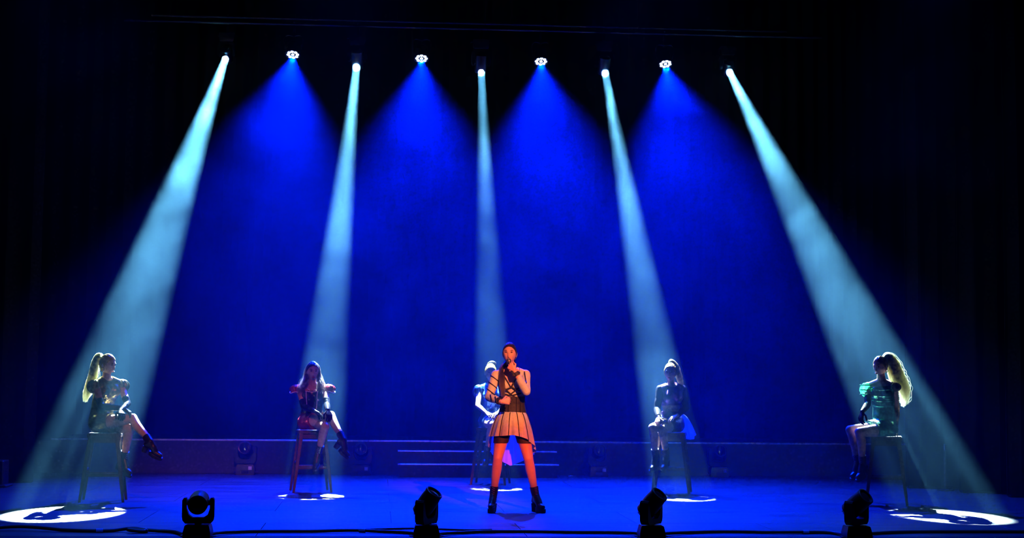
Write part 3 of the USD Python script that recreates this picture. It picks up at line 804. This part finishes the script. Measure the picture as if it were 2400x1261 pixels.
# the microphone she holds
w = P['wb'] + V(1.045, 15.8, 0)
d_, n_ = unit(V(-.55, .1, .65)), V(.25, 1, .1)
n_ = unit(n_ - d_ * (n_ @ d_))
mid = w + d_ * .082 + n_ * .026
mouth = P['head'] + B @ V(0, .118, -.074) + V(1.045, 15.8, 0)
ax = unit(mouth - mid); R = align(ax); L0 = np.linalg.norm(mouth - mid)
mic = thing('microphone', 'black hand-held microphone at the singing woman\'s mouth', 'microphone', mid)
obj('handle', place(lathe([(0, -.14), (.011, -.14), (.013, -.13), (.0165, L0 - .055), (.0165, L0 - .05), (0, L0 - .05)], 24), R), 'black_metal', mic)
obj('grille', place(lathe([(0, L0 - .05), (.017, L0 - .05), (.024, L0 - .035), (.0255, L0 - .02), (.024, L0 - .004), (.016, L0 + .004), (0, L0 + .008)], 24), R), 'steel_mesh', mic)
obj('collar_ring', place(lathe([(.0165, L0 - .055), (.020, L0 - .055), (.0255, L0 - .022), (.0265, L0 - .018), (.022, L0 - .018), (.0165, L0 - .048), (.0165, L0 - .055)], 24), R), 'black_metal', mic)


# ---- the five women on the stools
def puff(t, c, r, m, R=None, seed=0, trim=None):
    e = trimesh.creation.icosphere(4); d = e.vertices
    k = 1 + .10 * np.sin(np.arctan2(d[:, 1], d[:, 0]) * 9 + seed) * (1 - np.abs(d[:, 2])) + .10 * (meshkit.fbm(d * 3 + seed, 3, seed) - .5)
    e.vertices = (d * k[:, None] * V(*r)) @ (np.eye(3) if R is None else R).T + c
    return obj('puff_sleeve', e, m, t, smooth=70)


def bodice(t, S, P, f, m, z0, off=.014, low=None, sleeves=(), shoulders=True, seed=0, name='bodice', noise=.004):
    M = mani(soft(grown(S, ['torso', 'bust'] + list(sleeves), off), .012, 7, noise, 18, seed))
    side, spine, R = S['frame']
    M = cut(M, spine, P['waist'] + spine * (low if low is not None else -.07))
    if shoulders is False: M = cut(M, -spine - f * .25, P['chest'] + spine * z0)
    else: M = M - Manifold.cylinder(.25, .062, .10, 32).transform(mat34(align(unit(P['head'] - P['neck']) * .8 + f * .35), P['neck'] - V(0, 0, .035)))
    for s in 'ab':
        if 'forearm_' + s in sleeves:
            d = unit(P['w' + s] - P['e' + s]); M = M - Manifold.cylinder(.2, .08, .08, 24).transform(mat34(align(d), P['w' + s] - d * .012))
    tm = tmesh(M); return obj(name, tm, m, t, smooth=55), tm


def seat_skirt(t, S, P, m, k=.45, off=.02, floor_z=.772, seed=0, noise=.006, wtop=.0):
    a, b = (lerp(P['h' + s], P['k' + s], k) for s in 'ab'); a2, b2 = (lerp(P['h' + s], P['k' + s], k + .12) for s in 'ab')
    pel = prim(S['torso'][0][0], off); w = prim(S['torso'][0][1], off * .6)
    M = mani(soft([hull(pel, w), hull(pel, ball(lerp(P['ha'], a, .1), .09 + off), ball(a2, .076 + off)), hull(pel, ball(lerp(P['hb'], b, .1), .09 + off), ball(b2, .076 + off)), hull(ball(lerp(P['ha'], a, .5), .085 + off), ball(lerp(P['hb'], b, .5), .085 + off), ball(a2, .074 + off), ball(b2, .074 + off))], .014, 6, noise, 13, seed))
    d = unit(P['ka'] - P['ha'] + P['kb'] - P['hb'])
    M = cut(M, -d, lerp(a, b, .5)); M = cut(M, V(0, 0, 1), V(0, 0, floor_z)); M = cut(M, V(0, 0, -1), P['waist'] + V(0, 0, .0 + wtop))
    tm = tmesh(M); return obj('skirt', tm, m, t, smooth=55), tm


def glove(t, S, P, s, h, m, k=.55):
    e = P['e' + s]; top_ = lerp(P['s' + s], e, k)
    M = mani(soft(grown(S, ['forearm_' + s], .004) + [bone(top_, .043, e, .038)], .010, 6, .002, 26)) + mani(hand_chain(P['w' + s], *h, grow=.0028))
    return obj('glove', tmesh(M), m, t, smooth=60)


def hset(P, spec):
    out = {}
    for s, (d, n, c) in spec.items():
        d = unit(V(*d)); n = unit(V(*n) - d * (V(*n) @ d)); out[s] = (d, n, np.cross(d, n) * (1 if s == 'a' else -1), c)
    return out


def earring(t, c, B, s, r=.022):
    ring = [(c + B @ V(s * .079, -.008 + r * math.sin(u), -.055 + r * math.cos(u))) for u in np.linspace(0, 2 * np.pi, 20)]
    obj('earring', tube(ring, .0035, 6, cap=False), 'chrome', t)


# woman in gold, at the left
P1 = {'pelvis': [-0.047, 0.0, 0.872], 'waist': [-0.04, 0.03, 1.076], 'chest': [0.008, 0.02, 1.246], 'neck': [0.0, 0.02, 1.397], 'head': [0.012, 0.0, 1.537], 'sa': [-0.095, -0.085, 1.304], 'sb': [0.142, 0.105, 1.312], 'ea': [0.0, -0.215, 1.071], 'wa': [0.245, -0.197, 1.048],
      'eb': [0.262, -0.067, 1.099], 'wb': [0.225, -0.280, 1.020], 'ha': [-0.074, -0.09, 0.867], 'hb': [0.002, 0.09, 0.862], 'ka': [0.343, -0.169, 0.940], 'kb': [0.319, -0.155, 0.815], 'aa': [0.584, -0.385, 0.684], 'ab': [0.224, -0.023, 0.473], 'toe_a': [.08, -.06, -.05], 'toe_b': [.08, -.05, -.07]}
hs = hset(P1, {'a': ((.8, .1, -.55), (-.55, .1, -.8), .35), 'b': ((.35, -.75, -.35), (.0, -.35, -.9), .4)})
t, P, S, f, B = person('person', 'seated woman in a shiny gold top, long blond ponytail, facing right with legs crossed', (-3.558, 16.827, 0), P1, (.90, -.40, -.10), hands=hs)
_, tm = bodice(t, S, P, f, 'gold_vinyl', 0, seed=2)
seat_skirt(t, S, P, 'gold_vinyl', .40, .018, seed=4)
puff(t, P['sb'] + V(.015, 0, -.015), (.082, .078, .080), 'gold_vinyl', seed=1); puff(t, P['sa'] + V(-.015, -.01, -.015), (.078, .074, .080), 'gold_vinyl', seed=3)
for s in 'ab': glove(t, S, P, s, hs[s], 'black_vinyl', .75)
hair_cap(t, P['head'], B, 'blond_hair'); earring(t, P['head'], B, 1, .024)
H = P['head']
strands(t, 'ponytail', 'blond_hair', [H + V(-.070, .02, .085), H + V(-.110, .03, .105), H + V(-.145, .03, .03), H + V(-.165, .02, -.12), H + V(-.205, .0, -.28), H + V(-.24, -.01, -.43)], (.020, .036, .045, .048, .044, .022), 420, 21, ends=(.7, 1.0), wave=.006, wl=5, fly=.25)
strands(t, 'loose_strand', 'blond_hair', [H + V(-.06, .0, .10), H + V(-.10, .0, .04), H + V(-.13, .0, -.08), H + V(-.15, -.02, -.2)], (.03, .05, .06, .05), 40, 22, width=.0022, ends=(.4, 1.0), wave=.008, wl=3)
boot(t, P['aa'], V(.95, -.25, -.30), V(.35, -.35, .87), unit(P['ka'] - P['aa']), shaft=.09)
boot(t, P['ab'], V(.75, -.55, -.35), V(.35, -.2, .9), unit(P['kb'] - P['ab']), shaft=.10)

# dark-haired woman in red and black
P2 = {'pelvis': [-0.011, 0.05, 0.862], 'waist': [-0.01, 0.06, 1.044], 'chest': [-0.007, 0.04, 1.203], 'neck': [-0.01, 0.05, 1.345], 'head': [-0.006, 0.02, 1.492], 'sa': [-0.167, 0.05, 1.275], 'sb': [0.149, 0.05, 1.284], 'ea': [-0.097, -0.111, 1.057], 'wa': [0.043, -0.285, 1.008],
      'eb': [0.187, -0.145, 1.086], 'wb': [0.213, -0.345, 1.022], 'ha': [-0.093, 0.02, 0.852], 'hb': [0.074, 0.04, 0.852], 'ka': [0.245, -0.236, 0.958], 'kb': [0.186, -0.345, 0.822], 'aa': [0.415, -0.464, 0.663], 'ab': [0.091, -0.148, 0.480], 'toe_a': [.06, -.08, -.05], 'toe_b': [-.02, -.07, -.08]}
hs = hset(P2, {'a': ((.80, -.35, -.35), (-.1, -.3, -.95), .35), 'b': ((.25, -.55, -.70), (-.3, .3, -.8), .35)})
t, P, S, f, B = person('person', 'seated woman with long dark wavy hair, black corset and red sleeves, legs crossed', (-1.32, 18.209, 0), P2, (.22, -.97, -.04), 'skin_deep', hands=hs)
bo, tm = bodice(t, S, P, f, 'black_vinyl', .07, shoulders=False, seed=6)
for pts in ([V(-.075, 0, 1.245), V(-.07, 0, 1.15), V(-.06, 0, 1.03)], [V(.065, 0, 1.245), V(.06, 0, 1.15), V(.05, 0, 1.03)], [V(-.085, 0, 1.245), V(0, 0, 1.235), V(.075, 0, 1.245)]):
    strap(bo, 'piping', 'white_piping', tm, f, pts, .0045)
body_front = soft(grown(S, ['torso', 'bust', 'neck'], .001), .012, 6)
for sx in (-1, 1): strap(bo, 'piping', 'white_piping', body_front, f, [V(-.007 + sx * .105, 0, 1.30), V(-.007 + sx * .05, 0, 1.275), V(-.007 + sx * .006, 0, 1.235)][::-1], .004)
_, sm = seat_skirt(t, S, P, 'red_vinyl', .30, .016, seed=7)
for s, x in (('a', -.035), ('b', .04)):
    pf_ = puff(t, P['s' + s] + V(x, 0, -.005), (.085, .07, .058), 'red_vinyl', seed=5 if s == 'a' else 8)
    q = P['s' + s] + V(x, 0, -.005)
    obj('piping', tube([q + V(.084 * math.cos(u), .07 * math.sin(u), -.042 + .01 * math.sin(3 * u)) for u in np.linspace(0, 2 * np.pi, 24)], .006, 6, False), 'white_piping', t)
for s in 'ab': glove(t, S, P, s, hs[s], 'black_vinyl', .72)
hair_cap(t, P['head'], B, 'dark_hair', tilt=.75, off=-.006)
H = P['head']
for sx, sd in ((-1, 31), (1, 32)):
    strands(t, 'hair_lock', 'dark_hair', [H + V(sx * .025, .03, .100), H + V(sx * .066, .015, .04), H + V(sx * .080, .005, -.06), H + V(sx * .105, -.035, -.16), H + V(sx * (.135 if sx < 0 else .10), -.055, -.24), H + V(sx * (.115 if sx < 0 else .10), -.07, -.31)], (.012, .018, .026, .040, .046, .025), 260, sd, ends=(.75, 1.), wave=.012, wl=3.5, fly=.3)
strands(t, 'hair_lock', 'dark_hair', [H + V(0, .06, .08), H + V(0, .105, .0), H + V(0, .11, -.12), H + V(0, .12, -.28)], (.05, .07, .075, .05), 260, 33, ends=(.8, 1.), wave=.012, wl=3.5)
boot(t, P['aa'], V(.72, -.45, -.50), V(.55, -.25, .80), unit(P['ka'] - P['aa']), shaft=.11)
boot(t, P['ab'], V(-.15, -.75, -.55), V(.0, -.45, .9), unit(P['kb'] - P['ab']), shaft=.13)

# woman in blue behind the singer
P3 = {'pelvis': [-0.007, 0.05, 0.862], 'waist': [-0.009, 0.06, 1.035], 'chest': [-0.018, 0.04, 1.208], 'neck': [-0.025, 0.05, 1.352], 'head': [-0.034, 0.02, 1.505], 'sa': [-0.175, 0.04, 1.283], 'sb': [0.140, 0.04, 1.286], 'ea': [-0.208, -0.128, 1.062], 'wa': [-0.105, -0.295, 0.975],
      'eb': [0.177, -0.128, 1.069], 'wb': [0.055, -0.285, 0.975], 'ha': [-0.089, 0.03, 0.852], 'hb': [0.073, 0.03, 0.852], 'ka': [-0.02, -0.385, 0.820], 'kb': [0.125, -0.380, 0.820], 'aa': [-0.085, -0.20, 0.450], 'ab': [0.01, -0.21, 0.452], 'toe_a': [-.02, -.08, -.08], 'toe_b': [.02, -.08, -.08]}
hs = hset(P3, {'a': ((.60, -.65, -.35), (.3, .1, -.9), .4), 'b': ((-.45, -.70, -.25), (-.2, .0, -.95), .4)})
t, P, S, f, B = person('person', 'seated woman in a shiny blue short-sleeved top, mostly hidden behind the standing singer', (.992, 19.56, 0), P3, (.05, -1, -.05), hands=hs)
bodice(t, S, P, f, 'blue_vinyl', 0, seed=9); seat_skirt(t, S, P, 'blue_vinyl', .45, .02, seed=10)
for s, x in (('a', -.02), ('b', .02)): puff(t, P['s' + s] + V(x, -.005, -.035), (.075, .075, .095), 'blue_vinyl', seed=11 if s == 'a' else 12)
hair_cap(t, P['head'], B, 'blond_hair'); H = P['head']
strands(t, 'bun', 'blond_hair', [H + V(-.03, .05, .115), H + V(.03, .03, .135), H + V(.05, .08, .115), H + V(.0, .10, .10), H + V(-.04, .07, .11)], (.018, .024, .026, .024, .018), 160, 41, wave=.003)
for s, x in (('a', -.15), ('b', .15)): boot(t, P['a' + s], V(x, -.85, -.35), V(0, -.25, .95), unit(P['k' + s] - P['a' + s]), shaft=.10)

# woman in the purple top
P4 = {'pelvis': [0.04, 0.05, 0.868], 'waist': [0.024, 0.06, 1.055], 'chest': [0.026, 0.04, 1.228], 'neck': [0.022, 0.05, 1.378], 'head': [0.005, 0.02, 1.527], 'sa': [-0.126, 0.02, 1.310], 'sb': [0.182, 0.07, 1.313], 'ea': [-0.180, -0.080, 1.062], 'wa': [-0.192, -0.270, 0.972],
      'eb': [0.191, -0.06, 1.081], 'wb': [0.055, -0.215, 0.985], 'ha': [-0.042, 0.02, 0.858], 'hb': [0.107, 0.06, 0.862], 'ka': [-0.275, -0.315, 0.838], 'kb': [-0.150, -0.275, 0.826], 'aa': [-0.208, -0.15, 0.465], 'ab': [-0.063, -0.100, 0.467], 'toe_a': [-.05, -.06, -.08], 'toe_b': [-.04, -.06, -.08]}
hs = hset(P4, {'a': ((-.25, -.45, -.75), (.35, .2, -.5), .3), 'b': ((-.75, -.50, -.25), (-.2, .0, -.95), .35)})
t, P, S, f, B = person('person', 'seated woman in a shiny purple cropped top, hair tied up high, bare knees together', (3.192, 18.389, 0), P4, (-.30, -.95, .02), hands=hs)
bodice(t, S, P, f, 'purple_vinyl', 0, low=.055, seed=13)
M = mani(soft(grown(S, ['upper_arm_a', 'upper_arm_b', 'forearm_a', 'forearm_b'], .009), .011, 6, .004, 20, 15))
for s in 'ab': d = unit(P['w' + s] - P['e' + s]); M = M - Manifold.cylinder(.2, .08, .08, 24).transform(mat34(align(d), P['w' + s] - d * .012))
obj('sleeves', tmesh(M), 'black_vinyl', t, smooth=55)
obj('waistband', tmesh(cut(cut(mani(soft(grown(S, ['torso'], .012), .012, 6, .003, 18)), V(0, 0, 1), V(0, 0, .95)), V(0, 0, -1), V(0, 0, 1.03))), 'purple_vinyl', t, smooth=55)
seat_skirt(t, S, P, 'black_vinyl', .42, .014, seed=14, wtop=-.06)
tr, _, _ = skirt_shell(P['pelvis'] + V(0, .0, 0), 1.0, .13, .12, lambda a: .80 - .13 * np.sin((a - D(60)) * 1.5), .29, .26, D(60), D(150), 60, 20, 15, .010, seed=4)
obj('train', tr, 'blue_chiffon', t, smooth=60, label='sheer blue cloth hanging from the waist at the right')
tr, _, _ = skirt_shell(P['pelvis'], .99, .14, .13, lambda a: .86 + 0 * a, .21, .20, D(-125), D(-75), 30, 14, 15, .008, seed=4)
obj('train', tr, 'blue_chiffon', t, smooth=60)
hair_cap(t, P['head'], B, 'blond_hair'); H = P['head']
strands(t, 'ponytail', 'blond_hair', [H + V(.01, .05, .105), H + V(.015, .06, .145), H + V(.07, .075, .115), H + V(.105, .06, .02), H + V(.135, .04, -.10), H + V(.155, .03, -.19)], (.018, .026, .034, .04, .036, .018), 320, 51, ends=(.75, 1.), wave=.004, wl=4, fly=.2)
boot(t, P['aa'], V(-.45, -.75, -.45), V(-.1, -.35, .92), unit(P['ka'] - P['aa']), shaft=.11)
boot(t, P['ab'], V(-.40, -.75, -.45), V(-.1, -.35, .92), unit(P['kb'] - P['ab']), shaft=.11)

# woman in green, at the right
P5 = {'pelvis': [0.003, 0.0, 0.898], 'waist': [-0.0, 0.03, 1.125], 'chest': [-0.017, 0.02, 1.315], 'neck': [-0.026, 0.02, 1.470], 'head': [-0.047, 0.0, 1.617], 'sa': [-0.165, 0.085, 1.385], 'sb': [0.092, -0.078, 1.385], 'ea': [-0.225, -0.075, 1.170], 'wa': [-0.345, -0.255, 1.085],
      'eb': [0.155, 0.02, 1.130], 'wb': [0.112, -0.085, .925], 'ha': [-0.022, 0.08, 0.885], 'hb': [0.038, -0.08, 0.885], 'ka': [-0.425, -0.028, 0.868], 'kb': [-0.365, -0.198, 0.850], 'aa': [-0.305, 0.046, 0.478], 'ab': [-0.285, -0.075, 0.470], 'toe_a': [-.08, -.03, -.07], 'toe_b': [-.08, -.04, -.07]}
hs = hset(P5, {'a': ((-.35, -.35, -.82), (.75, .2, -.4), .45), 'b': ((-.30, -.25, -.88), (.35, .75, -.2), .25)})
t, P, S, f, B = person('person', 'seated woman at the right in a shiny green costume, long wavy ponytail, facing left', (5.491, 16.905, 0), P5, (-.78, -.60, -.13), hands=hs)
bo, tm = bodice(t, S, P, f, 'green_vinyl', .085, shoulders=False, seed=16, noise=.005)
for dz in (-.16, -.10, -.04, .03): strap(bo, 'band', 'green_vinyl', tm, f, [P['chest'] + V(-.11, .02, dz), P['chest'] + V(-.02, -.05, dz - .01), P['chest'] + V(.09, -.10, dz)], .007)
seat_skirt(t, S, P, 'green_vinyl', .46, .022, floor_z=.80, seed=17, noise=.010)
puff(t, P['sa'] + V(-.035, -.02, -.045), (.070, .065, .085), 'green_film', seed=18)
for dz in (-.10, -.045, .01): obj('sleeve_band', tube([P['sa'] + V(-.035 + .068 * math.cos(u), -.02 + .063 * math.sin(u), dz) for u in np.linspace(0, 2 * np.pi, 24)], .007, 6, False), 'green_vinyl', t)
puff(t, P['sb'] + V(.015, -.01, -.01), (.062, .060, .055), 'black_vinyl', seed=19)
for s in 'a': glove(t, S, P, s, hs[s], 'black_vinyl', .6)
hair_cap(t, P['head'], B, 'auburn_hair'); earring(t, P['head'], B, -1, .02); H = P['head']
strands(t, 'ponytail', 'auburn_hair', [H + V(.055, .03, .09), H + V(.10, .035, .125), H + V(.165, .03, .07), H + V(.225, .02, -.08), H + V(.285, .01, -.24), H + V(.295, .0, -.36), H + V(.255, .0, -.47)], (.020, .040, .05, .055, .055, .045, .02), 460, 61, ends=(.7, 1.), wave=.013, wl=7, fly=.35)
strands(t, 'ponytail_core', 'auburn_hair', [H + V(.055, .03, .09), H + V(.09, .035, .10), H + V(.13, .03, .0), H + V(.17, .02, -.15), H + V(.21, .01, -.32)], (.02, .04, .05, .055, .03), 260, 62, ends=(.8, 1.), wave=.010, wl=5)
boot(t, P['aa'], V(-.75, -.50, -.45), V(-.35, -.2, .92), unit(P['ka'] - P['aa']), shaft=.11)
boot(t, P['ab'], V(-.70, -.55, -.50), V(-.35, -.2, .92), unit(P['kb'] - P['ab']), shaft=.11)
